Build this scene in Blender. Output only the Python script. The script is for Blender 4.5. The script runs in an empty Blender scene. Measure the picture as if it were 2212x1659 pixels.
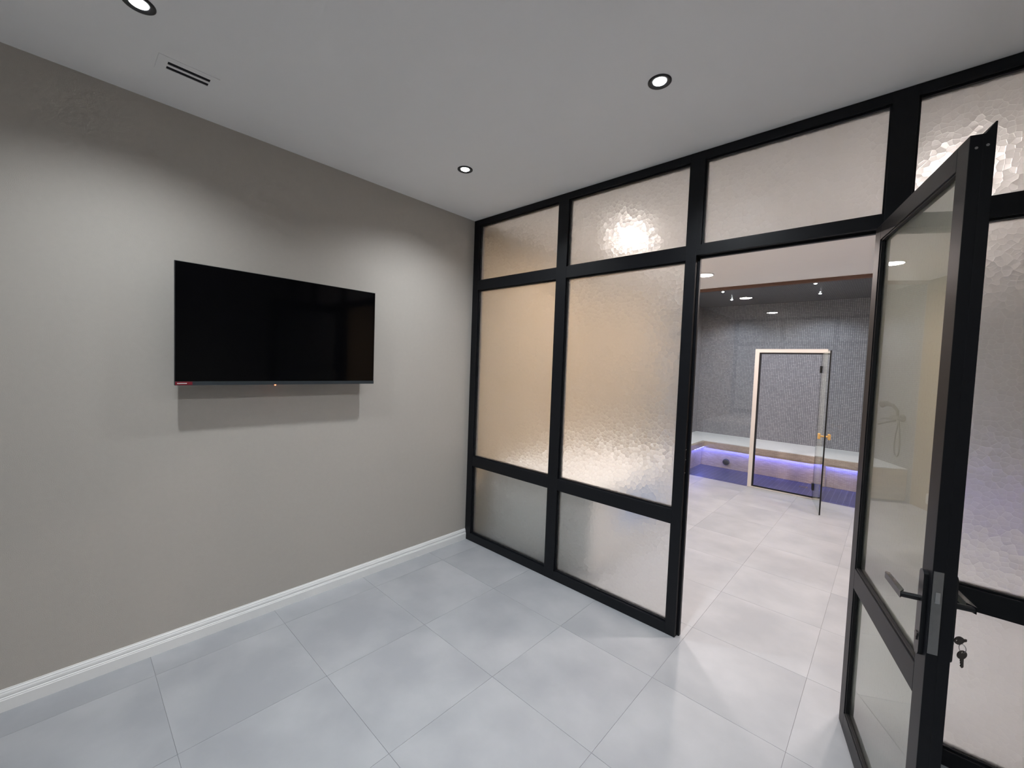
import bpy, bmesh, math, random
from mathutils import Vector, Matrix

random.seed(7)
sc = bpy.context.scene
COL = sc.collection

# ------------------------------------------------------------------ camera
CAM_POS = (2.8442, -2.5155, 1.6321)
YAW, PITCH, ROLL, FPX = 0.744, -0.0462, 0.037, 889.95
fw = Vector((-math.sin(YAW) * math.cos(PITCH), math.cos(YAW) * math.cos(PITCH), math.sin(PITCH)))
ri = Vector((math.cos(YAW), math.sin(YAW), 0))
up = ri.cross(fw)
ri2 = ri * math.cos(ROLL) + up * math.sin(ROLL)
up2 = -ri * math.sin(ROLL) + up * math.cos(ROLL)
cd = bpy.data.cameras.new('camera')
cd.sensor_fit = 'HORIZONTAL'
cd.sensor_width = 36.0
cd.lens = FPX / 2212 * 36.0
cd.clip_start = 0.02
cam = bpy.data.objects.new('camera', cd)
COL.objects.link(cam)
m = Matrix((ri2, up2, -fw)).transposed().to_4x4()
m.translation = Vector(CAM_POS)
cam.matrix_world = m
sc.camera = cam

# ------------------------------------------------------------------ world and exposure
w = bpy.data.worlds.new('world')
sc.world = w
w.use_nodes = True
w.node_tree.nodes['Background'].inputs[0].default_value = (0.5, 0.55, 0.65, 1)
w.node_tree.nodes['Background'].inputs[1].default_value = 0.01
sc.view_settings.view_transform = 'Standard'
sc.view_settings.look = 'None'
sc.view_settings.gamma = 1.0
sc.view_settings.use_curve_mapping = False
sc.view_settings.exposure = 0.0
sc.cycles.use_denoising = True
sc.cycles.max_bounces = 10
sc.cycles.diffuse_bounces = 5
sc.cycles.transmission_bounces = 8
sc.cycles.glossy_bounces = 4
sc.cycles.use_adaptive_sampling = True
sc.cycles.adaptive_threshold = .08
sc.cycles.adaptive_min_samples = 16
sc.cycles.use_light_tree = False
sc.cycles.transparent_max_bounces = 16
sc.cycles.sample_clamp_indirect = 25.0

# lamp strengths (each lamp's light is made in its own builder below)
SPOT_W = 76.0            # recessed spots of the near room
SPOT_COL = (0.90, 0.955, 1.0)
PANEL_E = 430.0           # round panels of the spa room
PANEL_COL = (1.0, 0.868, 0.82)
STAR_W = 34.0

H = 2.912                # ceiling height
XR = 4.6                 # right wall
YB = -4.9                # wall behind the camera
YG = 4.183               # front of the steam room glazing
YS = 6.13                # back wall of the steam room


# ------------------------------------------------------------------ materials
def lin(*c):
    return tuple(((v / 255) / 12.92 if v / 255 <= .04045 else ((v / 255 + .055) / 1.055) ** 2.4) for v in c) + (1,)


def new_mat(name):
    mt = bpy.data.materials.new(name)
    mt.use_nodes = True
    nt = mt.node_tree
    return mt, nt, nt.nodes['Principled BSDF']


def N(nt, t, **kw):
    n = nt.nodes.new(t)
    for k, v in kw.items():
        setattr(n, k, v)
    return n


def plain(name, col, rough=.5, metal=0.0, spec=.5, noise=0.0, scale=8.0, bump=0.0, bscale=200.0):
    mt, nt, b = new_mat(name)
    b.inputs['Roughness'].default_value = rough
    b.inputs['Metallic'].default_value = metal
    b.inputs['Specular IOR Level'].default_value = spec
    b.inputs['Base Color'].default_value = col
    tc = N(nt, 'ShaderNodeNewGeometry')
    if noise == 0 and bump == 0:
        return mt
    nz = N(nt, 'ShaderNodeTexNoise')
    nz.inputs['Scale'].default_value = scale
    nz.inputs['Detail'].default_value = 2
    nt.links.new(tc.outputs['Position'], nz.inputs['Vector'])
    mx = N(nt, 'ShaderNodeMix', data_type='RGBA')
    mx.inputs[6].default_value = tuple(c * (1 - noise) for c in col[:3]) + (1,)
    mx.inputs[7].default_value = tuple(min(1, c * (1 + noise)) for c in col[:3]) + (1,)
    nt.links.new(nz.outputs['Fac'], mx.inputs[0])
    nt.links.new(mx.outputs[2], b.inputs['Base Color'])
    if bump:
        n2 = N(nt, 'ShaderNodeTexNoise')
        n2.inputs['Scale'].default_value = bscale
        n2.inputs['Detail'].default_value = 1
        nt.links.new(tc.outputs['Position'], n2.inputs['Vector'])
        bp = N(nt, 'ShaderNodeBump')
        bp.inputs['Strength'].default_value = bump
        bp.inputs['Distance'].default_value = .002
        nt.links.new(n2.outputs['Fac'], bp.inputs['Height'])
        nt.links.new(bp.outputs['Normal'], b.inputs['Normal'])
    return mt


def emissive(name, col, strength, sampled=True):
    mt = bpy.data.materials.new(name)
    mt.use_nodes = True
    nt = mt.node_tree
    nt.nodes.remove(nt.nodes['Principled BSDF'])
    e = N(nt, 'ShaderNodeEmission')
    e.inputs[0].default_value = tuple(col[:3]) + (1,)
    e.inputs[1].default_value = strength
    nt.links.new(e.outputs[0], nt.nodes['Material Output'].inputs[0])
    if not sampled:
        mt.cycles.emission_sampling = 'NONE'
    return mt


def clear_glass(name, tint, refl=1.0):
    """thin architectural glass: straight transmission plus Schlick reflection"""
    mt = bpy.data.materials.new(name)
    mt.use_nodes = True
    nt = mt.node_tree
    nt.nodes.remove(nt.nodes['Principled BSDF'])
    t = N(nt, 'ShaderNodeBsdfTransparent')
    t.inputs[0].default_value = tint
    g = N(nt, 'ShaderNodeBsdfGlossy')
    g.inputs['Roughness'].default_value = 0.0
    g.inputs[0].default_value = (1, 1, 1, 1)
    lw = N(nt, 'ShaderNodeLayerWeight')
    lw.inputs[0].default_value = .5
    p = N(nt, 'ShaderNodeMath', operation='POWER')
    p.inputs[1].default_value = 5
    ma = N(nt, 'ShaderNodeMath', operation='MULTIPLY_ADD')
    ma.inputs[1].default_value = .96
    ma.inputs[2].default_value = .04 * refl
    mx = N(nt, 'ShaderNodeMixShader')
    nt.links.new(lw.outputs['Facing'], p.inputs[0])
    nt.links.new(p.outputs[0], ma.inputs[0])
    nt.links.new(ma.outputs[0], mx.inputs[0])
    nt.links.new(t.outputs[0], mx.inputs[1])
    nt.links.new(g.outputs[0], mx.inputs[2])
    nt.links.new(mx.outputs[0], nt.nodes['Material Output'].inputs[0])
    return mt


def textured_glass(name, rough, dome, groove, tilt, milky, tint=(.97, .985, .975, 1), scale=30.0):
    """patterned glass: shallow pebbled cells with soft valleys"""
    mt, nt, b = new_mat(name)
    b.inputs['Base Color'].default_value = tint
    b.inputs['Transmission Weight'].default_value = 1
    b.inputs['IOR'].default_value = 1.45
    b.inputs['Roughness'].default_value = rough
    tc = N(nt, 'ShaderNodeTexCoord')
    sp_ = N(nt, 'ShaderNodeSeparateXYZ')
    nt.links.new(tc.outputs['Object'], sp_.inputs[0])
    cb = N(nt, 'ShaderNodeCombineXYZ')
    nt.links.new(sp_.outputs[0], cb.inputs[0])
    nt.links.new(sp_.outputs[2], cb.inputs[1])
    v = N(nt, 'ShaderNodeTexVoronoi', feature='DISTANCE_TO_EDGE', voronoi_dimensions='2D')
    v.inputs['Scale'].default_value = scale
    v.inputs['Randomness'].default_value = .8
    nt.links.new(cb.outputs[0], v.inputs['Vector'])
    mr = N(nt, 'ShaderNodeMapRange', interpolation_type='SMOOTHSTEP')
    mr.inputs[1].default_value = 0.0
    mr.inputs[2].default_value = .11
    nt.links.new(v.outputs['Distance'], mr.inputs[0])
    v2 = N(nt, 'ShaderNodeTexVoronoi', feature='F1', voronoi_dimensions='2D')
    v2.inputs['Scale'].default_value = scale
    v2.inputs['Randomness'].default_value = .8
    nt.links.new(cb.outputs[0], v2.inputs['Vector'])
    sm = N(nt, 'ShaderNodeMath', operation='MULTIPLY_ADD')
    sm.inputs[1].default_value = -dome
    sq = N(nt, 'ShaderNodeMath', operation='POWER')
    sq.inputs[1].default_value = 2.0
    nt.links.new(v2.outputs['Distance'], sq.inputs[0])
    nt.links.new(sq.outputs[0], sm.inputs[0])
    ml = N(nt, 'ShaderNodeMath', operation='MULTIPLY')
    ml.inputs[1].default_value = groove
    nt.links.new(mr.outputs[0], ml.inputs[0])
    nt.links.new(ml.outputs[0], sm.inputs[2])
    # every cell leans its own way
    df = N(nt, 'ShaderNodeVectorMath', operation='SUBTRACT')
    nt.links.new(cb.outputs[0], df.inputs[0])
    nt.links.new(v2.outputs['Position'], df.inputs[1])
    rc = N(nt, 'ShaderNodeVectorMath', operation='SUBTRACT')
    nt.links.new(v2.outputs['Color'], rc.inputs[0])
    rc.inputs[1].default_value = (.5, .5, .5)
    dt = N(nt, 'ShaderNodeVectorMath', operation='DOT_PRODUCT')
    nt.links.new(df.outputs[0], dt.inputs[0])
    nt.links.new(rc.outputs[0], dt.inputs[1])
    ta = N(nt, 'ShaderNodeMath', operation='MULTIPLY_ADD')
    ta.inputs[1].default_value = tilt * scale
    nt.links.new(dt.outputs['Value'], ta.inputs[0])
    nt.links.new(sm.outputs[0], ta.inputs[2])
    bp = N(nt, 'ShaderNodeBump')
    bp.inputs['Strength'].default_value = 1.0
    bp.inputs['Distance'].default_value = .004
    nt.links.new(ta.outputs[0], bp.inputs['Height'])
    nt.links.new(bp.outputs['Normal'], b.inputs['Normal'])
    # slight milky scatter of the etched surface
    tl = N(nt, 'ShaderNodeBsdfTranslucent')
    tl.inputs[0].default_value = (.92, .94, .93, 1)
    mx = N(nt, 'ShaderNodeMixShader')
    mx.inputs[0].default_value = milky
    nt.links.new(b.outputs[0], mx.inputs[1])
    nt.links.new(tl.outputs[0], mx.inputs[2])
    nt.links.new(mx.outputs[0], nt.nodes['Material Output'].inputs[0])
    return mt


def smooth_glass(name, ior=1.45):
    mt, nt, b = new_mat(name)
    b.inputs['Base Color'].default_value = (.97, .985, .975, 1)
    b.inputs['Transmission Weight'].default_value = 1
    b.inputs['IOR'].default_value = ior
    b.inputs['Roughness'].default_value = 0.0
    return mt


def mosaic(name, ax, c1, c2, mortar, wdt, hgt, ms, rough=.3, bump=.3, offset=0.0):
    mt, nt, b = new_mat(name)
    b.inputs['Roughness'].default_value = rough
    g = N(nt, 'ShaderNodeNewGeometry')
    s = N(nt, 'ShaderNodeSeparateXYZ')
    c = N(nt, 'ShaderNodeCombineXYZ')
    nt.links.new(g.outputs['Position'], s.inputs[0])
    nt.links.new(s.outputs[ax[0]], c.inputs[0])
    nt.links.new(s.outputs[ax[1]], c.inputs[1])
    br = N(nt, 'ShaderNodeTexBrick', offset=offset, squash=1.0)
    br.inputs['Color1'].default_value = c1
    br.inputs['Color2'].default_value = c2
    br.inputs['Mortar'].default_value = mortar
    br.inputs['Scale'].default_value = 1.0
    br.inputs['Mortar Size'].default_value = ms
    br.inputs['Mortar Smooth'].default_value = .1
    br.inputs['Brick Width'].default_value = wdt
    br.inputs['Row Height'].default_value = hgt
    nt.links.new(c.outputs[0], br.inputs['Vector'])
    nt.links.new(br.outputs['Color'], b.inputs['Base Color'])
    bp = N(nt, 'ShaderNodeBump', invert=True)
    bp.inputs['Strength'].default_value = bump
    bp.inputs['Distance'].default_value = .002
    nt.links.new(br.outputs['Fac'], bp.inputs['Height'])
    nt.links.new(bp.outputs['Normal'], b.inputs['Normal'])
    return mt


def tile_mat(name):
    mt, nt, b = new_mat(name)
    b.inputs['Roughness'].default_value = .42
    g = N(nt, 'ShaderNodeNewGeometry')
    oi = N(nt, 'ShaderNodeObjectInfo')
    mu = N(nt, 'ShaderNodeMath', operation='MULTIPLY')
    mu.inputs[1].default_value = 37.0
    nt.links.new(oi.outputs['Random'], mu.inputs[0])
    ad = N(nt, 'ShaderNodeVectorMath', operation='ADD')
    nt.links.new(g.outputs['Position'], ad.inputs[0])
    nt.links.new(mu.outputs[0], ad.inputs[1])
    n1 = N(nt, 'ShaderNodeTexNoise')
    n1.inputs['Scale'].default_value = 2.6
    n1.inputs['Detail'].default_value = 5
    n1.inputs['Roughness'].default_value = .5
    nt.links.new(ad.outputs[0], n1.inputs['Vector'])
    cr = N(nt, 'ShaderNodeValToRGB')
    cr.color_ramp.elements[0].position = .36
    cr.color_ramp.elements[0].color = (.345, .358, .38, 1)
    cr.color_ramp.elements[1].position = .68
    cr.color_ramp.elements[1].color = (.435, .448, .468, 1)
    nt.links.new(n1.outputs['Fac'], cr.inputs[0])
    nt.links.new(cr.outputs[0], b.inputs['Base Color'])
    n2 = N(nt, 'ShaderNodeTexNoise')
    n2.inputs['Scale'].default_value = 60
    nt.links.new(ad.outputs[0], n2.inputs['Vector'])
    bp = N(nt, 'ShaderNodeBump')
    bp.inputs['Strength'].default_value = .03
    bp.inputs['Distance'].default_value = .002
    nt.links.new(n2.outputs['Fac'], bp.inputs['Height'])
    nt.links.new(bp.outputs['Normal'], b.inputs['Normal'])
    return mt


M = {}
M['wall'] = plain('wallpaper_greige', (.49, .458, .415, 1), .85, spec=.2, noise=.03, scale=40, bump=.25, bscale=350)
M['spa_wall'] = plain('spa_wall_tan', (.37, .28, .17, 1), .8, spec=.2, noise=.03, scale=20)
M['ceil'] = plain('ceiling_paint', (.92, .92, .92, 1), .9, spec=.2, noise=.01)
M['tile'] = tile_mat('grey_floor_tile')
M['grout'] = plain('grout', (.24, .24, .25, 1), .9)
M['base'] = plain('white_skirting', (.86, .86, .85, 1), .45, noise=.01)
M['frame'] = plain('black_powder_coat', (.005, .0058, .0085, 1), .45, spec=.32, noise=.1, scale=30)
M['seal'] = plain('black_rubber', (.004, .004, .005, 1), .6)
M['handle'] = plain('black_handle', (.008, .009, .011, 1), .3)
M['steel'] = plain('brushed_steel', (.33, .33, .33, 1), .42, metal=1.0, noise=.08, scale=60)
M['keymetal'] = plain('dark_key_metal', (.16, .145, .14, 1), .4, metal=1.0, noise=.1)
M['chrome'] = plain('chrome', (.6, .6, .6, 1), .15, metal=1.0)
M['tvblack'] = plain('tv_plastic', (.012, .012, .014, 1), .4)
M['screen'] = plain('tv_screen', (.0015, .0015, .002, 1), .08, spec=.2)
M['bezel'] = plain('tv_bezel', (.030, .038, .045, 1), .4)
M['badge'] = plain('red_badge', lin(120, 22, 38), .4)
M['print'] = plain('white_print', (.75, .75, .75, 1), .5)
M['led'] = emissive('standby_led', (1, .10, .04), 14, False)
M['white'] = plain('white_plastic', (.78, .78, .78, 1), .5)
M['slot'] = plain('dark_slot', (.010, .009, .014, 1), .9)
M['whitebox'] = plain('white_gloss_unit', (.88, .89, .88, 1), .35)
M['blue'] = plain('pale_blue_panel', (.24, .46, .90, 1), .4)
M['alu'] = plain('pale_aluminium', (.72, .68, .64, 1), .4, noise=.03)
M['wood'] = plain('light_wood', lin(225, 180, 110), .5, noise=.12, scale=30)
M['brown'] = plain('brown_fascia', lin(112, 84, 72), .6, noise=.08)
M['bench'] = mosaic('bench_mosaic', (0, 2), lin(205, 188, 172), lin(184, 166, 150), lin(160, 145, 132), .05, .0125, .0012, offset=.5)
M['bench_y'] = mosaic('bench_mosaic_side', (1, 2), lin(205, 188, 172), lin(184, 166, 150), lin(160, 145, 132), .05, .0125, .0012, offset=.5)
M['benchtop'] = plain('bench_top_stone', (.78, .78, .78, 1), .35, noise=.05, scale=40)
M['mos_xz'] = mosaic('wall_mosaic', (0, 2), lin(178, 176, 181), lin(152, 150, 156), lin(98, 98, 104), .0262, .0262, .0034)
M['mos_yz'] = mosaic('wall_mosaic_side', (1, 2), lin(178, 176, 181), lin(152, 150, 156), lin(98, 98, 104), .0262, .0262, .0034)
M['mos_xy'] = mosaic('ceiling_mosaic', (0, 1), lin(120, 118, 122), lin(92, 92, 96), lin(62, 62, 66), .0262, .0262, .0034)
M['steamfloor'] = mosaic('blue_floor_tile', (0, 1), lin(58, 62, 92), lin(48, 52, 80), lin(96, 100, 130), .065, .25, .0025, rough=.3)
M['gunmetal'] = plain('gunmetal', (.05, .05, .047, 1), .35, metal=.4)
M['dark'] = plain('dark_metal', (.02, .02, .022, 1), .4)
M['steamglass'] = clear_glass('steam_glass', (.93, .95, .95, 1), .7)
M['leafglass'] = clear_glass('steam_leaf_glass', (.88, .93, .915, 1), .9)
M['tex'] = textured_glass('patterned_glass', .44, .20, .06, .85, .18, scale=48.0)
M['tex_door'] = textured_glass('patterned_door_glass', .46, .03, .012, .06, .08, (.68, .86, .75, 1), scale=48.0)
M['smooth'] = smooth_glass('smooth_glass_face')
M['smooth_door'] = smooth_glass('smooth_door_glass_face', 1.62)
M['spotface'] = emissive('spot_lens', (.95, .98, 1), 26, False)
M['panelface'] = emissive('panel_lens', PANEL_COL, PANEL_E)
M['starface'] = emissive('star_lens', (.95, .98, 1), 60, False)
M['stripled'] = emissive('blue_led_strip', (.16, .20, 1.0), 55)


# ------------------------------------------------------------------ geometry helpers
def bm_box(bm, lo, hi, bevel=0.0):
    g = bmesh.ops.create_cube(bm, size=1.0)
    vs = g['verts']
    for v in vs:
        v.co = Vector([(lo[i] + hi[i]) / 2 + v.co[i] * (hi[i] - lo[i]) for i in range(3)])
    if bevel:
        es = list({e for v in vs for e in v.link_edges})
        bmesh.ops.bevel(bm, geom=es, offset=bevel, segments=2, affect='EDGES', profile=.6)


def bm_prism(bm, pts, axis, a, b):
    """closed polygon pts (two coordinates) extruded along axis from a to b"""
    def mk(p, t):
        if axis == 0:
            return (t, p[0], p[1])
        if axis == 1:
            return (p[0], t, p[1])
        return (p[0], p[1], t)
    A = [bm.verts.new(mk(p, a)) for p in pts]
    B = [bm.verts.new(mk(p, b)) for p in pts]
    n = len(pts)
    bm.faces.new(A)
    bm.faces.new(B[::-1])
    for i in range(n):
        bm.faces.new((A[i], B[i], B[(i + 1) % n], A[(i + 1) % n]))
    bmesh.ops.recalc_face_normals(bm, faces=bm.faces[:])


def bm_lathe(bm, prof, seg=32, cen=(0, 0, 0)):
    rings = []
    for r, z in prof:
        rings.append([bm.verts.new((cen[0] + r * math.cos(2 * math.pi * i / seg), cen[1] + r * math.sin(2 * math.pi * i / seg), cen[2] + z)) for i in range(seg)])
    for k in range(len(rings) - 1):
        for i in range(seg):
            j = (i + 1) % seg
            bm.faces.new((rings[k][i], rings[k][j], rings[k + 1][j], rings[k + 1][i]))
    return rings


def bm_tube(bm, pts, r, seg=10, flat=None):
    pts = [Vector(p) for p in pts]
    rings = []
    prev = None
    for i, p in enumerate(pts):
        if i == 0:
            t = pts[1] - pts[0]
        elif i == len(pts) - 1:
            t = pts[-1] - pts[-2]
        else:
            t = (pts[i + 1] - p).normalized() + (p - pts[i - 1]).normalized()
        t.normalize()
        if prev is None:
            a = Vector((0, 0, 1)) if abs(t.z) < .9 else Vector((1, 0, 0))
            u = t.cross(a).normalized()
        else:
            u = (prev - t * prev.dot(t)).normalized()
        prev = u
        v = t.cross(u)
        rr = r[i] if isinstance(r, (list, tuple)) else r
        rings.append([bm.verts.new(p + (u * math.cos(2 * math.pi * k / seg) + v * math.sin(2 * math.pi * k / seg)) * rr) for k in range(seg)])
    for a, b in zip(rings, rings[1:]):
        for k in range(seg):
            bm.faces.new((a[k], a[(k + 1) % seg], b[(k + 1) % seg], b[k]))
    bm.faces.new(rings[0][::-1])
    bm.faces.new(rings[-1])
    bmesh.ops.recalc_face_normals(bm, faces=bm.faces[:])


def finish(name, bm, mats, parent=None, smooth=False, local=False):
    """link a bmesh as one object; coordinates are world unless local is set"""
    me = bpy.data.meshes.new(name)
    if parent is not None and not local:
        off = Vector((0, 0, 0))
        q = parent
        while q is not None:
            off += q.location
            q = q.parent
        bmesh.ops.translate(bm, verts=bm.verts[:], vec=-off)
    bm.to_mesh(me)
    bm.free()
    for mt in (mats if isinstance(mats, (list, tuple)) else [mats]):
        me.materials.append(mt)
    if smooth:
        for f in me.polygons:
            f.use_smooth = True
    o = bpy.data.objects.new(name, me)
    COL.objects.link(o)
    if parent is not None:
        o.parent = parent
    return o


def box(name, lo, hi, mat, parent=None, bevel=0.0, local=False):
    bm = bmesh.new()
    bm_box(bm, lo, hi, bevel)
    return finish(name, bm, mat, parent, local=local)


def boxes(name, lst, mat, parent=None, bevel=0.0, local=False):
    bm = bmesh.new()
    for lo, hi in lst:
        bm_box(bm, lo, hi, bevel)
    return finish(name, bm, mat, parent, local=local)


def thing(name, label, cat, loc=(0, 0, 0), rotz=0.0, group=None):
    o = bpy.data.objects.new(name, None)
    COL.objects.link(o)
    o.empty_display_size = .1
    o.location = loc
    o.rotation_euler = (0, 0, rotz)
    o['label'] = label
    o['category'] = cat
    if group:
        o['group'] = group
    return o


def struct(o, label=None, cat=None):
    o['kind'] = 'structure'
    if label:
        o['label'] = label
    if cat:
        o['category'] = cat
    return o


def rebase(o, loc):
    """put a mesh object's origin at loc without moving it"""
    loc = Vector(loc)
    o.data.transform(Matrix.Translation(-loc))
    o.location = loc
    return o


# ------------------------------------------------------------------ room shell
T = .1
struct(box('ceiling', (-T, YB - T, H), (XR + T, YG + .06, H + T), M['ceil']), 'flat white ceiling running over both rooms', 'ceiling')
struct(box('wall_left', (-T, YB - T, -.1), (0, .03, H), M['wall']), 'greige papered wall behind the television', 'wall')
struct(box('wall_spa_left', (-T, .03, -.1), (0, YG + .04, H), M['spa_wall']), 'tan wall seen through the two frosted columns at the left', 'wall')
struct(box('wall_back', (-T, YB - T, -.1), (XR + T, YB, H), M['wall']), 'greige wall behind the camera', 'wall')
struct(box('wall_right', (XR, YB, -.1), (XR + T, .03, H), M['wall']), 'greige wall at the right end of the near room', 'wall')
struct(box('wall_spa_right', (XR, .03, -.1), (XR + T, YG + .04, H), M['spa_wall']), 'tan wall at the right end of the spa room', 'wall')

# floor: grout bed plus single tiles on the measured 60 cm grid
floor = struct(box('floor', (-.01, YB - .01, -.1), (XR + .01, YG, -.0015), M['grout']), 'grey stone-look tiled floor running through both rooms', 'floor')
PX, PY = .600, .6025
X0, Y0 = .2, .19
GAP = .0006
shared = {}
ix = [0.0] + [X0 + PX * k for k in range(0, 9) if X0 + PX * k < XR - .01] + [XR]
k0 = math.ceil((YB + .01 - Y0) / PY)
iy = [YB] + [Y0 + PY * k for k in range(k0, 20) if Y0 + PY * k < YG - .01] + [YG]
for i in range(len(ix) - 1):
    for j in range(len(iy) - 1):
        a0, a1 = ix[i] + (GAP if i else 0), ix[i + 1] - GAP
        b0, b1 = iy[j] + (GAP if j else 0), iy[j + 1] - (GAP if j < len(iy) - 2 else 0)
        sx, sy = round(a1 - a0, 4), round(b1 - b0, 4)
        if (sx, sy) not in shared:
            bm = bmesh.new()
            bm_box(bm, (-sx / 2, -sy / 2, -.008), (sx / 2, sy / 2, 0), .0007)
            me = bpy.data.meshes.new('floor_tile')
            bm.to_mesh(me)
            bm.free()
            me.materials.append(M['tile'])
            shared[(sx, sy)] = me
        t = bpy.data.objects.new('floor_tile', shared[(sx, sy)])
        COL.objects.link(t)
        t.parent = floor
        t.location = ((a0 + a1) / 2, (b0 + b1) / 2, 0)

# moulded skirting
prof = [(0, 0), (.017, 0), (.017, .052), (.0145, .056), (.0145, .060), (.0115, .063), (.0125, .070), (.0115, .078), (.0085, .084), (.0085, .088), (.005, .092), (.004, .0965), (0, .0965)]
bm = bmesh.new()
bm_prism(bm, prof, 1, YB, -.001)
struct(finish('baseboard_left', bm, M['base']), 'moulded white skirting board under the television wall', 'baseboard')
bm = bmesh.new()
bm_prism(bm, [(XR - a, b) for a, b in prof], 1, YB, -.001)
struct(finish('baseboard_right', bm, M['base']), 'moulded white skirting board on the right wall', 'baseboard')

# ------------------------------------------------------------------ glazed partition
D = .06                          # frame depth
PA = thing('glazed_partition', 'floor-to-ceiling black-framed partition of frosted patterned glass between the rooms', 'partition', (0, .03, 0))
z1, z2, z3, z4, z5, z6 = 2.862, 2.374, 2.290, .784, .697, .069
xs = [.0, .072, .938, 1.030, 1.898, 1.958, 2.7745, 2.860, 3.730, 3.822, 4.53, XR]
FB = .002
# posts
box('post', (0.0005, 0, 0.0005), (xs[1], D, H - .0005), M['frame'], PA, FB)
box('post', (xs[2], 0, .0005), (xs[3], D, H - .0005), M['frame'], PA, FB)
boxes('post', [((xs[4], 0, .0005), (xs[5], D, H - .0005)), ((xs[5] - .002, 0, z2 - .03), (1.981, D, H - .0005)), ((xs[5] - .004, .036, .0005), (1.972, D, 2.314))], M['frame'], PA, FB)
boxes('post', [((xs[6], 0, .0005), (xs[7], D, H - .0005)), ((2.760, .036, .0005), (xs[6] + .004, D, 2.314))], M['frame'], PA, FB)
box('post', (xs[8], 0, .0005), (xs[9], D, H - .0005), M['frame'], PA, FB)
box('post', (xs[10], 0, .0005), (XR - .0005, D, H - .0005), M['frame'], PA, FB)
# rails between posts
bays = [(xs[1], xs[2]), (xs[3], xs[4]), (xs[7], xs[8]), (xs[9], xs[10])]
for a, b in bays:
    for lo, hi in ((.0005, z6), (z5, z4), (z3, z2), (z1, H - .0005)):
        box('rail', (a - .001, .0006, lo), (b + .001, D - .0006, hi), M['frame'], PA, FB)
box('rail', (1.980, .0006, z1), (xs[6] + .001, D - .0006, H - .0005), M['frame'], PA, FB)
boxes('rail', [((xs[5] - .001, .0006, 2.314), (xs[6] + .001, D - .0006, z2)), ((xs[5] + .008, .036, 2.301), (xs[6] - .010, D - .0006, 2.318))], M['frame'], PA, FB)


def pane(lo, hi, parent, front, local=False, name='pane', mat='tex'):
    """glass slab lo..hi (thickness in y); the face towards -y (front=-1) or +y (front=1) is patterned"""
    bm = bmesh.new()
    bm_box(bm, lo, hi)
    bm.normal_update()
    for f in bm.faces:
        f.material_index = 0 if f.normal.y * front > .9 else 1
    return finish(name, bm, [M[mat], M['smooth_door' if mat == 'tex_door' else 'smooth']], parent, local=local)


def beads(x0, x1, za, zb, y0, y1, par, mat, wd=.011, local=False):
    boxes('glazing_bead', [((x0, y0, za), (x0 + wd, y1, zb)), ((x1 - wd, y0, za), (x1, y1, zb)), ((x0 + wd, y0, za), (x1 - wd, y1, za + wd)), ((x0 + wd, y0, zb - wd), (x1 - wd, y1, zb))], mat, par, .0015, local=local)


GY0, GY1 = .030, .036
for a, b in bays:
    for lo, hi in ((z6, z5), (z4, z3), (z2, z1)):
        p = pane((a + .002, GY0, lo + .002), (b - .002, GY1, hi - .002), PA, -1)
        beads(a, b, lo, hi, .014, GY0 - .0005, p, M['frame'], .0085)
        beads(a, b, lo, hi, GY1 + .0005, .050, p, M['frame'], .0085)
p = pane((1.983, GY0, z2 + .002), (xs[6] - .002, GY1, z1 - .002), PA, -1)
beads(1.981, xs[6], z2, z1, .014, GY0 - .0005, p, M['frame'], .0085)
beads(1.981, xs[6], z2, z1, GY1 + .0005, .050, p, M['frame'], .0085)
# strike plate screws on the jamb
for z in (1.16, 1.10, 1.02):
    bm = bmesh.new()
    bm_tube(bm, [(1.955, .018, z), (1.9595, .018, z)], .004, 8)
    finish('screw', bm, M['steel'], PA)

# ------------------------------------------------------------------ open door leaf
LA = math.atan2(-.805, .21)
LW, LT = .832, .052
DL = thing('glass_door', 'open black-framed door leaf with frosted panes, lever handles and key', 'door', (2.752, -.030, 0), LA)


def member(name, x0, x1, za, zb, flange_top=0.0):
    bm = bmesh.new()
    bm_box(bm, (x0, 0, za), (x1, .027, zb), .0015)
    bm_box(bm, (x0, .0265, za), (x1, LT, zb), .0015)
    if flange_top:
        bm_prism(bm, [(.028, zb - .004), (LT - .0005, zb - .004), (LT - .0005, zb + flange_top), (LT - .004, zb + flange_top)], 0, x0, x1)
    return finish(name, bm, M['frame'], DL, local=True)


member('stile', 0, .074, .008, 2.303, .028)
member('stile', .762, LW, .008, 2.303, .028)
member('rail', .0745, .7615, .008, .090)
member('rail', .0745, .7615, .680, .770)
member('rail', .0745, .7615, 2.236, 2.303, .028)
for lo, hi in ((.090, .680), (.770, 2.236)):
    p = pane((.0755, .018, lo + .001), (.7605, .024, hi - .001), DL, 1, local=True, mat='tex_door')
    beads(.0745, .7615, lo, hi, .004, .0175, p, M['seal'], .007, local=True)
    beads(.0745, .7615, lo, hi, .0245, .044, p, M['seal'], .007, local=True)
# lock front, latch, screws on the free edge
lp = box('lock_plate', (LW, .002, .846), (LW + .0025, .024, 1.088), M['steel'], DL, .0008, local=True)
lp['label'] = 'brushed steel lock face plate'
boxes('latch', [((LW + .002, .008, .997), (LW + .0055, .019, 1.030))], M['chrome'], lp, .0012, local=True)
boxes('dead_bolt', [((LW + .002, .009, .900), (LW + .0032, .018, .945))], M['steel'], lp, .0004, local=True)
for yy, z in ((.014, 2.267), (.036, 2.271)):
    bm = bmesh.new()
    bm_tube(bm, [(LW - .001, yy, z), (LW + .0012, yy, z)], .0035, 10)
    finish('screw', bm, M['steel'], DL, local=True)


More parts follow.
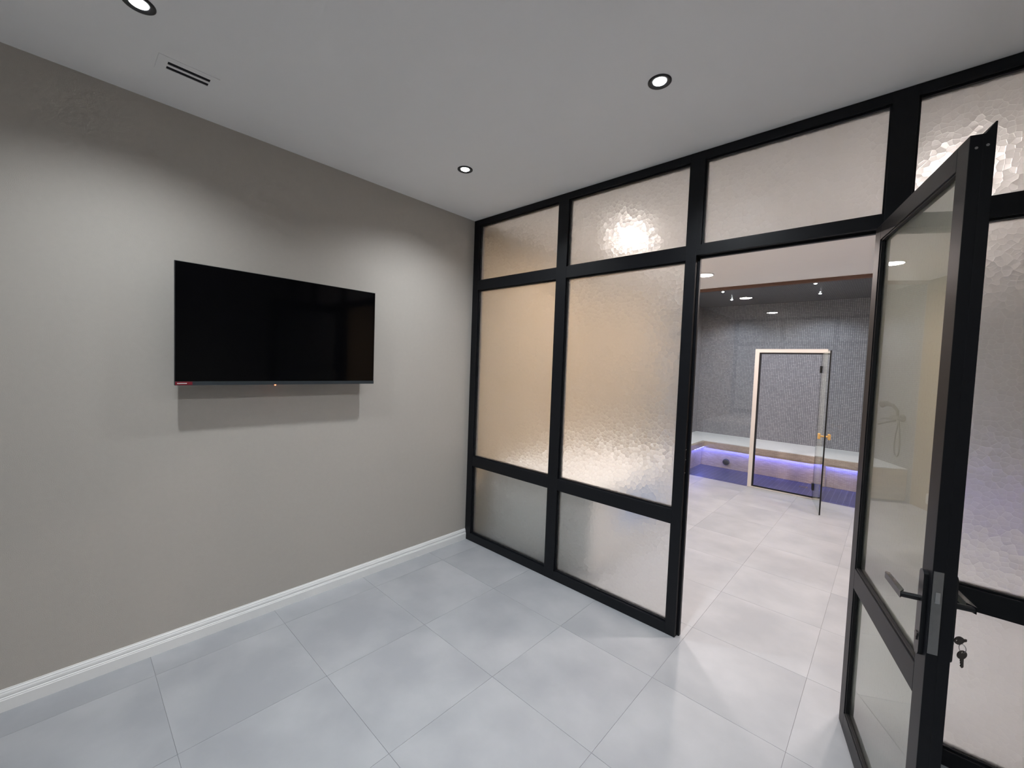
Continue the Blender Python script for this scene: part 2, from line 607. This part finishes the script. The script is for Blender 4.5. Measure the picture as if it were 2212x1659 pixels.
def handle(side):
    """side -1: face at local y=0, side 1: face at local y=LT"""
    y = 0 if side < 0 else LT
    bm = bmesh.new()
    # long rounded escutcheon
    pts = []
    n = 14
    for i in range(n + 1):
        a = math.pi * i / n
        pts.append((.796 + .016 * math.cos(a), 1.060 + .016 * math.sin(a)))
    for i in range(n + 1):
        a = math.pi + math.pi * i / n
        pts.append((.796 + .016 * math.cos(a), .836 + .016 * math.sin(a)))
    b0, b1 = (y + side * .0002, y + side * .011)
    bm_prism(bm, pts, 1, min(b0, b1), max(b0, b1))
    h = finish('handle', bm, M['handle'], DL, local=True)
    bm = bmesh.new()
    o = y + side * .010
    e = y + side * .052
    # neck
    bm_tube(bm, [(.790, o, .985), (.790, e + side * .002, .985)], .0085, 14)
    # flat mitred lever
    bm_prism(bm, [(.800, e + side * .004), (.778, e - side * .010), (.660, e - side * .008), (.656, e + side * .0), (.660, e + side * .004)], 2, .976, .996)
    finish('lever', bm, M['handle'], h, local=True)
    bm = bmesh.new()
    bm_tube(bm, [(.796, o - side * .004, .880), (.796, o + side * .004, .880)], .0085, 16)
    bm_box(bm, (.7915, min(o, o + side * .004), .862), (.8005, max(o, o + side * .004), .880))
    finish('cylinder', bm, M['keymetal'], h, local=True)
    return h


handle(-1)
handle(1)
# butt hinges in the fold
for z in (.25, 1.15, 2.05):
    bm = bmesh.new()
    bm_tube(bm, [(-.006, .058, z - .05), (-.006, .058, z + .05)], .007, 10)
    finish('hinge', bm, M['frame'], DL, local=True)

# keys hanging in the lock (top-level thing held by the door)
KY = LT + .016
cx_, sx_ = math.cos(LA), math.sin(LA)


def leafpt(x, y, z):
    return Vector((2.752 + cx_ * x - sx_ * y, -.030 + sx_ * x + cx_ * y, z))


KR = thing('key_pair', 'two dark metal keys on a ring hanging from the door lock', 'keys', leafpt(.796, KY, .86), LA)


def key_shape(bm, cx, cz, r, blade, ang, thick, y):
    """round bow with a hole, blade hanging along ang"""
    n = 22
    outer, inner = [], []
    hx, hz = cx + .55 * r * math.cos(ang + math.pi), cz + .55 * r * math.sin(ang + math.pi)
    for i in range(n):
        a = 2 * math.pi * i / n
        outer.append((cx + r * 1.12 * math.cos(a), cz + r * .95 * math.sin(a)))
        inner.append((hx + r * .22 * math.cos(a), hz + r * .22 * math.sin(a)))
    V = []
    for yy in (y - thick / 2, y + thick / 2):
        V.append(([bm.verts.new((p[0], yy, p[1])) for p in outer], [bm.verts.new((p[0], yy, p[1])) for p in inner]))
    for i in range(n):
        j = (i + 1) % n
        for (o, q) in V:
            bm.faces.new((o[i], o[j], q[j], q[i]))
        bm.faces.new((V[0][0][i], V[0][0][j], V[1][0][j], V[1][0][i]))
        bm.faces.new((V[0][1][i], V[0][1][j], V[1][1][j], V[1][1][i]))
    # blade with bitting
    d = Vector((math.cos(ang), 0, math.sin(ang)))
    q = Vector((-d.z, 0, d.x))
    bw = r * .36
    prof_ = [(r * .8, bw), (r * .8 + blade * .3, bw), (r * .8 + blade * .35, bw * .6), (r * .8 + blade * .5, bw), (r * .8 + blade * .6, bw * .4), (r * .8 + blade * .78, bw * .9), (r * .8 + blade, 0), (r * .8 + blade * .9, -bw), (r * .8, -bw)]
    c = Vector((cx, y, cz))
    A = [bm.verts.new(c + d * s + q * t + Vector((0, -thick / 2, 0))) for s, t in prof_]
    B = [bm.verts.new(c + d * s + q * t + Vector((0, thick / 2, 0))) for s, t in prof_]
    bm.faces.new(A)
    bm.faces.new(B[::-1])
    for i in range(len(A)):
        j = (i + 1) % len(A)
        bm.faces.new((A[i], A[j], B[j], B[i]))
    bmesh.ops.recalc_face_normals(bm, faces=bm.faces[:])


# key in the cylinder: its bow stands out from the face, seen edge-on from the free side
bm = bmesh.new()
key_shape(bm, 0, .0, .0125, .012, math.pi, .0026, 0)
bmesh.ops.rotate(bm, verts=bm.verts[:], cent=(0, 0, 0), matrix=Matrix.Rotation(math.radians(-62), 3, 'Z'))
bmesh.ops.translate(bm, verts=bm.verts[:], vec=(.003, .010, .030))
finish('key', bm, M['keymetal'], KR, local=True)
bm = bmesh.new()
key_shape(bm, 0, -.013, .0135, .028, -math.pi / 2 - .06, .0024, 0)
bmesh.ops.rotate(bm, verts=bm.verts[:], cent=(0, 0, 0), matrix=Matrix.Rotation(math.radians(-58), 3, 'Z'))
bmesh.ops.translate(bm, verts=bm.verts[:], vec=(.004, .018, .004))
finish('key', bm, M['keymetal'], KR, local=True)
bm = bmesh.new()
bm_tube(bm, [(.004 + .009 * math.cos(2 * math.pi * i / 18) * .6, .018 + .009 * math.cos(2 * math.pi * i / 18) * .6, .010 + .012 * math.sin(2 * math.pi * i / 18)) for i in range(19)], .0008, 6)
finish('ring', bm, M['steel'], KR, local=True)

# ------------------------------------------------------------------ television
TX = .11
ty0, ty1, tz0, tz1 = -2.131, -1.014, 1.461, 2.106
TV = thing('television', 'large black flat-screen television mounted on the greige wall', 'television', (TX - .02, (ty0 + ty1) / 2, tz0))
box('panel_body', (TX - .016, ty0, tz0 + .004), (TX - .0012, ty1, tz1), M['tvblack'], TV, .001)
box('screen', (TX - .0011, ty0 + .003, tz0 + .021), (TX, ty1 - .003, tz1 - .003), M['screen'], TV)
bz = box('bezel', (TX - .016, ty0, tz0), (TX + .002, ty1, tz0 + .0205), M['bezel'], TV, .0012)
bd = box('badge', (TX + .002, ty0 + .002, tz0 + .002), (TX + .0028, ty0 + .074, tz0 + .0195), M['badge'], bz)
bm = bmesh.new()
gx = ty0 + .010
for k, wd in enumerate((.004, .0035, .0045, .004, .0035, .0042, .004, .0038)):
    bm_box(bm, (TX + .0028, gx, tz0 + .0082), (TX + .0031, gx + wd, tz0 + .0128))
    gx += wd + .0012
finish('lettering', bm, M['print'], bz)
bm = bmesh.new()
bmesh.ops.create_uvsphere(bm, u_segments=14, v_segments=8, radius=.0045)
bmesh.ops.translate(bm, verts=bm.verts[:], vec=(TX - .003, -1.655, tz0 - .0015))
sb = finish('standby_light', bm, M['led'], TV)
sb['label'] = 'glowing red standby light'
box('rear_housing', (TX - .052, ty0 + .16, tz0 + .05), (TX - .0155, ty1 - .16, tz0 + .46), M['tvblack'], TV, .008)
br = boxes('wall_bracket', [((.0005, -1.78, 1.63), (.012, -1.36, 1.90)), ((.011, -1.72, 1.60), (TX - .050, -1.69, 1.93)), ((.011, -1.45, 1.60), (TX - .050, -1.42, 1.93))], M['dark'], TV, .001)

# ------------------------------------------------------------------ ceiling vent
VT = thing('ceiling_vent', 'white ceiling grille with two dark slots above the television wall', 'vent', (.392, -2.12, H))
va, vb, wa, wb = .325, .458, -2.232, -2.012
s0, s1 = -2.196, -2.042
boxes('frame', [((va, wa, H - .0034), (vb, s0, H - .0003)), ((va, s1, H - .0034), (vb, wb, H - .0003)), ((va, s0, H - .0034), (.358, s1, H - .0003)), ((.424, s0, H - .0034), (vb, s1, H - .0003))], M['ceil'], VT)
box('slat', (.3835, s0, H - .0034), (.3985, s1, H - .0003), M['ceil'], VT)
box('backing', (.357, s0 - .001, H - .0008), (.425, s1 + .001, H - .0002), M['slot'], VT)


# ------------------------------------------------------------------ recessed spots of the near room
def make_spot(x, y, label):
    t = thing('ceiling_spotlight', label, 'spotlight', (x, y, H), 0, 'recessed ceiling spotlights of the near room')
    bm = bmesh.new()
    bm_lathe(bm, [(.050, -.0003), (.050, -.0035), (.047, -.0055), (.042, -.0060), (.034, -.0030), (.028, -.0012), (.028, -.0003)], 40)
    bmesh.ops.recalc_face_normals(bm, faces=bm.faces[:])
    finish('trim_ring', bm, M['dark'], t, smooth=True, local=True)
    bm = bmesh.new()
    r = bm_lathe(bm, [(.0282, -.0006), (.0282, -.0014), (.0270, -.0022), (.001, -.0026)], 32)
    bm.faces.new(r[-1])
    bmesh.ops.recalc_face_normals(bm, faces=bm.faces[:])
    finish('lens', bm, M['spotface'], t, local=True)
    ld = bpy.data.lights.new('spot_beam', 'SPOT')
    ld.energy = SPOT_W
    ld.color = SPOT_COL
    ld.spot_size = math.radians(142)
    ld.spot_blend = 1.0
    ld.shadow_soft_size = .028
    lo = bpy.data.objects.new('spot_beam', ld)
    COL.objects.link(lo)
    lo.parent = t
    lo.location = (0, 0, -.012)
    return t


make_spot(.69, -.71, 'black-rimmed ceiling spotlight nearest the corner of wall and partition')
make_spot(2.01, -.715, 'black-rimmed ceiling spotlight in front of the door opening')
make_spot(.725, -2.32, 'black-rimmed ceiling spotlight cut by the top edge beside the vent')
make_spot(2.01, -2.32, 'black-rimmed ceiling spotlight overhead, just outside the top of the picture')
make_spot(3.33, -2.32, 'unseen black-rimmed spotlight added right of the camera to brighten the ceiling')  # added out of view so more light bounces onto the ceiling

# ------------------------------------------------------------------ round panels of the spa room
panels = [(.955, 1.10, 'round ceiling lamp glowing through the pane second from the wall'),
          (.955, 3.20, 'round ceiling lamp seen clear at the top left of the doorway'),
          (3.05, 1.10, 'round ceiling lamp glowing through the glass above the open door leaf'),
          (3.05, 3.20, 'round ceiling lamp of the spa room hidden behind the door leaf')]
for x, y, lb in panels:
    t = thing('round_ceiling_lamp', lb, 'ceiling lamp', (x, y, H), 0, 'round ceiling lamps of the spa room')
    bm = bmesh.new()
    bm_lathe(bm, [(.112, -.0003), (.112, -.008), (.106, -.013), (.098, -.013), (.096, -.009), (.096, -.0003)], 44)
    bmesh.ops.recalc_face_normals(bm, faces=bm.faces[:])
    finish('rim', bm, M['white'], t, smooth=True, local=True)
    bm = bmesh.new()
    r = bm_lathe(bm, [(.0955, -.010), (.06, -.0115), (.002, -.012)], 44)
    bm.faces.new(r[-1])
    bmesh.ops.recalc_face_normals(bm, faces=bm.faces[:])
    for f in bm.faces:
        if f.normal.z > 0:
            f.normal_flip()
    finish('diffuser', bm, M['panelface'], t, local=True)

# ------------------------------------------------------------------ white unit by the left wall of the spa room
WB = thing('white_unit', 'large white box-shaped unit blurred behind the lower frosted panes', 'unit', (.6, 1.15, 0))
box('body', (.02, .255, .0005), (1.185, 2.055, .552), M['whitebox'], WB, .012)
box('top_slab', (.012, .235, .5525), (1.20, 2.07, .652), M['whitebox'], WB, .018)
sp = box('side_panel', (1.1852, .72, .24), (1.193, 1.50, .535), M['blue'], WB, .004)
sp['label'] = 'pale blue patch on its side'

# ------------------------------------------------------------------ steam room beyond the spa
struct(box('floor_steam', (-.01, YG, -.1), (XR + .01, YS + .01, -.001), M['steamfloor']), 'dark blue tiled floor of the steam room', 'floor')
struct(box('wall_steam_back', (-T, YS, -.1), (XR + T, YS + T, H), M['mos_xz']), 'grey mosaic back wall of the steam room', 'wall')
struct(box('wall_steam_left', (-T, YG + .04, -.1), (0, YS, H), M['mos_yz']), 'grey mosaic side wall of the steam room with the shower', 'wall')
struct(box('wall_steam_right', (XR, YG + .04, -.1), (XR + T, YS, H), M['mos_yz']), 'grey mosaic wall at the far right of the steam room', 'wall')
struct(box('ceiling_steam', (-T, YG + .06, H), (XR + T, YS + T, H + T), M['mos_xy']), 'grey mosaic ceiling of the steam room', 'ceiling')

BN = thing('steam_bench', 'beige mosaic bench with blue light strip along two steam room walls', 'bench', (2.0, 5.6, 0))
bf, bl = 5.13, .435                # front of the long bench, front of the left return
box('bench_body', (bl, bf, 0), (XR - .001, YS - .001, .33), M['bench'], BN)
box('bench_body', (.001, YG + .13, 0), (bl, YS - .001, .33), M['bench_y'], BN)
boxes('bench_lip', [((bl + .06, bf - .06, .3305), (XR - .001, bf + .2, .425)), ((bl + .05, bf - .06, .312), (XR - .001, bf - .052, .34))], M['bench'], BN, .003)
box('bench_lip', (.001, YG + .125, .3305), (bl + .06, YS - .001, .425), M['bench_y'], BN, .006)
box('bench_top', (bl + .03, bf - .055, .4255), (XR - .001, YS - .001, .437), M['benchtop'], BN, .002)
box('bench_top', (.001, YG + .125, .4255), (bl + .0295, YS - .001, .437), M['benchtop'], BN, .002)
for a, b in ((bl + .03, 2.15), (2.205, XR - .05)):
    box('light_strip', (a, bf - .046, .324), (b, bf - .030, .3300), M['stripled'], BN)
box('light_strip', (bl + .030, bf - .50, .324), (bl + .046, bf - .05, .3300), M['stripled'], BN)
box('pier', (2.152, bf - .035, 0), (2.203, bf + .001, .330), M['bench'], BN, .002)

# round steam outlet on the bench front
bm = bmesh.new()
bm_lathe(bm, [(.0005, .034), (.040, .034), (.050, .028), (.053, .015), (.053, .0)], 28)
bmesh.ops.rotate(bm, verts=bm.verts[:], cent=(0, 0, 0), matrix=Matrix.Rotation(math.radians(90), 3, 'X'))
bmesh.ops.translate(bm, verts=bm.verts[:], vec=(.845, bf, .115))
so = finish('steam_outlet', bm, M['gunmetal'], BN, smooth=True)
so['label'] = 'round dark metal steam outlet'

# floor drain
DR = thing('floor_drain', 'small bright square drain in the blue steam room floor', 'drain', (1.98, 4.82, 0))
boxes('grate_frame', [((1.93, 4.77, 0), (2.03, 4.778, .002)), ((1.93, 4.862, 0), (2.03, 4.87, .002)), ((1.93, 4.778, 0), (1.938, 4.862, .002)), ((2.022, 4.778, 0), (2.03, 4.862, .002))], M['chrome'], DR)
for k in range(5):
    box('grate_bar', (1.945 + k * .016, 4.778, 0), (1.952 + k * .016, 4.862, .0015), M['chrome'], DR)

# small star spots in the steam ceiling
stars = [(.80, 4.55, 'small bright steam ceiling spot, front one at the left'), (.71, 5.38, 'small bright steam ceiling spot, rear one at the left'),
         (1.99, 4.52, 'small bright steam ceiling spot, front one at the right'), (1.95, 5.41, 'small bright steam ceiling spot, rear one at the right')]
for x, y, lb in stars:
    t = thing('steam_ceiling_spot', lb, 'spotlight', (x, y, H), 0, 'small spots of the steam room ceiling')
    bm = bmesh.new()
    bm_lathe(bm, [(.030, -.0003), (.030, -.004), (.026, -.006), (.021, -.004), (.021, -.0003)], 24)
    bmesh.ops.recalc_face_normals(bm, faces=bm.faces[:])
    finish('trim_ring', bm, M['steel'], t, smooth=True, local=True)
    bm = bmesh.new()
    r = bm_lathe(bm, [(.0205, -.003), (.010, -.010), (.001, -.012)], 20)
    bm.faces.new(r[-1])
    bmesh.ops.recalc_face_normals(bm, faces=bm.faces[:])
    finish('lens', bm, M['starface'], t, local=True)
    ld = bpy.data.lights.new('spot_beam', 'SPOT')
    ld.energy = STAR_W
    ld.color = (.86, .92, 1)
    ld.spot_size = math.radians(140)
    ld.spot_blend = .5
    ld.shadow_soft_size = .02
    lo = bpy.data.objects.new('spot_beam', ld)
    COL.objects.link(lo)
    lo.parent = t
    lo.location = (0, 0, -.02)

# steam room front: brown head profile, fixed glass, door frame, open leaf
GW = thing('steam_glass_wall', 'clear glass front of the steam room under a brown head profile', 'glass wall', (2.3, YG, 0))
box('head_profile', (.0005, YG, 2.868), (XR - .0005, YG + .055, H - .0005), M['brown'], GW, .002)
gy0, gy1 = YG + .052, YG + .060
fx0, fx1, fz = 1.387, 2.215, 1.988
for lo, hi in (((.002, gy0, .002), (fx0 - .001, gy1, 2.868)), ((fx1 + .001, gy0, .002), (XR - .002, gy1, 2.868)), ((fx0 - .0005, gy0, fz + .001), (fx1 + .0005, gy1, 2.868))):
    box('pane', lo, hi, M['steamglass'], GW)

SD = thing('steam_door_frame', 'pale aluminium door frame set in the steam room glass front', 'door frame', ((fx0 + fx1) / 2, YG, 0))
box('jamb', (fx0, YG, 0.0005), (fx0 + .052, YG + .075, fz), M['alu'], SD, .003)
box('jamb', (fx1 - .052, YG, 0.0005), (fx1, YG + .075, fz), M['alu'], SD, .003)
box('head', (fx0 + .0505, YG + .0005, fz - .05), (fx1 - .0505, YG + .0745, fz - .0005), M['alu'], SD, .003)
box('threshold', (fx0 + .0525, YG + .002, .0005), (fx1 - .0525, YG + .06, .018), M['alu'], SD, .002)
boxes('seal', [((fx0 + .052, YG + .012, .018), (fx0 + .068, YG + .06, fz - .051)), ((fx0 + .068, YG + .012, fz - .068), (fx1 - .052, YG + .06, fz - .0505)), ((fx0 + .068, YG + .0015, .0185), (fx1 - .053, YG + .010, .036))], M['seal'], SD)

sdir = Vector((2.302 - 2.150, 3.44 - 4.150, 0))
SL = thing('steam_glass_door', 'clear glass door standing open into the spa room, wooden handle', 'door', (2.158, 4.168, 0), math.atan2(sdir.y, sdir.x))
sl = sdir.length + .01
sp = box('pane', (0, -.004, .012), (sl, .004, 1.935), M['leafglass'], SL, local=True)
boxes('edge', [((sl, -.007, .012), (sl + .006, .007, 1.935)), ((-.002, -.004, .012), (0, .004, 1.935))], M['seal'], sp, local=True)
for z in (.18, 1.72):
    boxes('hinge', [((-.004, -.016, z - .045), (.055, -.0045, z + .045)), ((-.004, .0045, z - .045), (.055, .016, z + .045))], M['dark'], SL, .002, local=True)
for s in (-1, 1):
    h = box('handle', (sl - .10, min(s * .035, s * .060), .895), (sl - .045, max(s * .035, s * .060), .960), M['wood'], SL, .006, local=True)
    bm = bmesh.new()
    bm_tube(bm, [(sl - .072, s * .0045, .928), (sl - .072, s * .036, .928)], .011, 12)
    finish('handle_stem', bm, M['wood'], h, local=True)

# shower set on the side wall of the steam room
SH = thing('shower_mixer', 'wall shower mixer with handset and hanging hose in the steam room', 'shower', (0, 4.55, 1.1))
bm = bmesh.new()
bm_tube(bm, [(.0005, 4.47, 1.10), (.02, 4.47, 1.10), (.045, 4.47, 1.10)], [.05, .05, .04], 20)
bm_tube(bm, [(.035, 4.40, 1.10), (.06, 4.44, 1.10), (.06, 4.60, 1.10)], [.026, .032, .026], 16)
finish('mixer_body', bm, M['gunmetal'], SH, smooth=False)
bm = bmesh.new()
bm_tube(bm, [(.06, 4.52, 1.09), (.09, 4.64, 1.075), (.10, 4.76, 1.06)], [.018, .014, .010], 12)
finish('lever', bm, M['gunmetal'], SH)
bm = bmesh.new()
bm_tube(bm, [(.06, 4.52, 1.06), (.12, 4.62, 1.02), (.14, 4.74, .98)], [.014, .013, .012], 12)
finish('spout', bm, M['gunmetal'], SH)
bm = bmesh.new()
bm_tube(bm, [(.05, 4.50, 1.12), (.055, 4.51, 1.20), (.08, 4.56, 1.265), (.11, 4.64, 1.285), (.13, 4.71, 1.265)], [.016, .018, .022, .035, .045], 14)
finish('handset', bm, M['gunmetal'], SH)
bm = bmesh.new()
pts = []
for i in range(25):
    a = i / 24
    pts.append((.05, 4.47 + .055 * math.sin(a * 2 * math.pi) * -1, 1.07 - .50 * math.sin(a * math.pi)))
bm_tube(bm, pts, .008, 8)
finish('hose', bm, M['gunmetal'], SH)
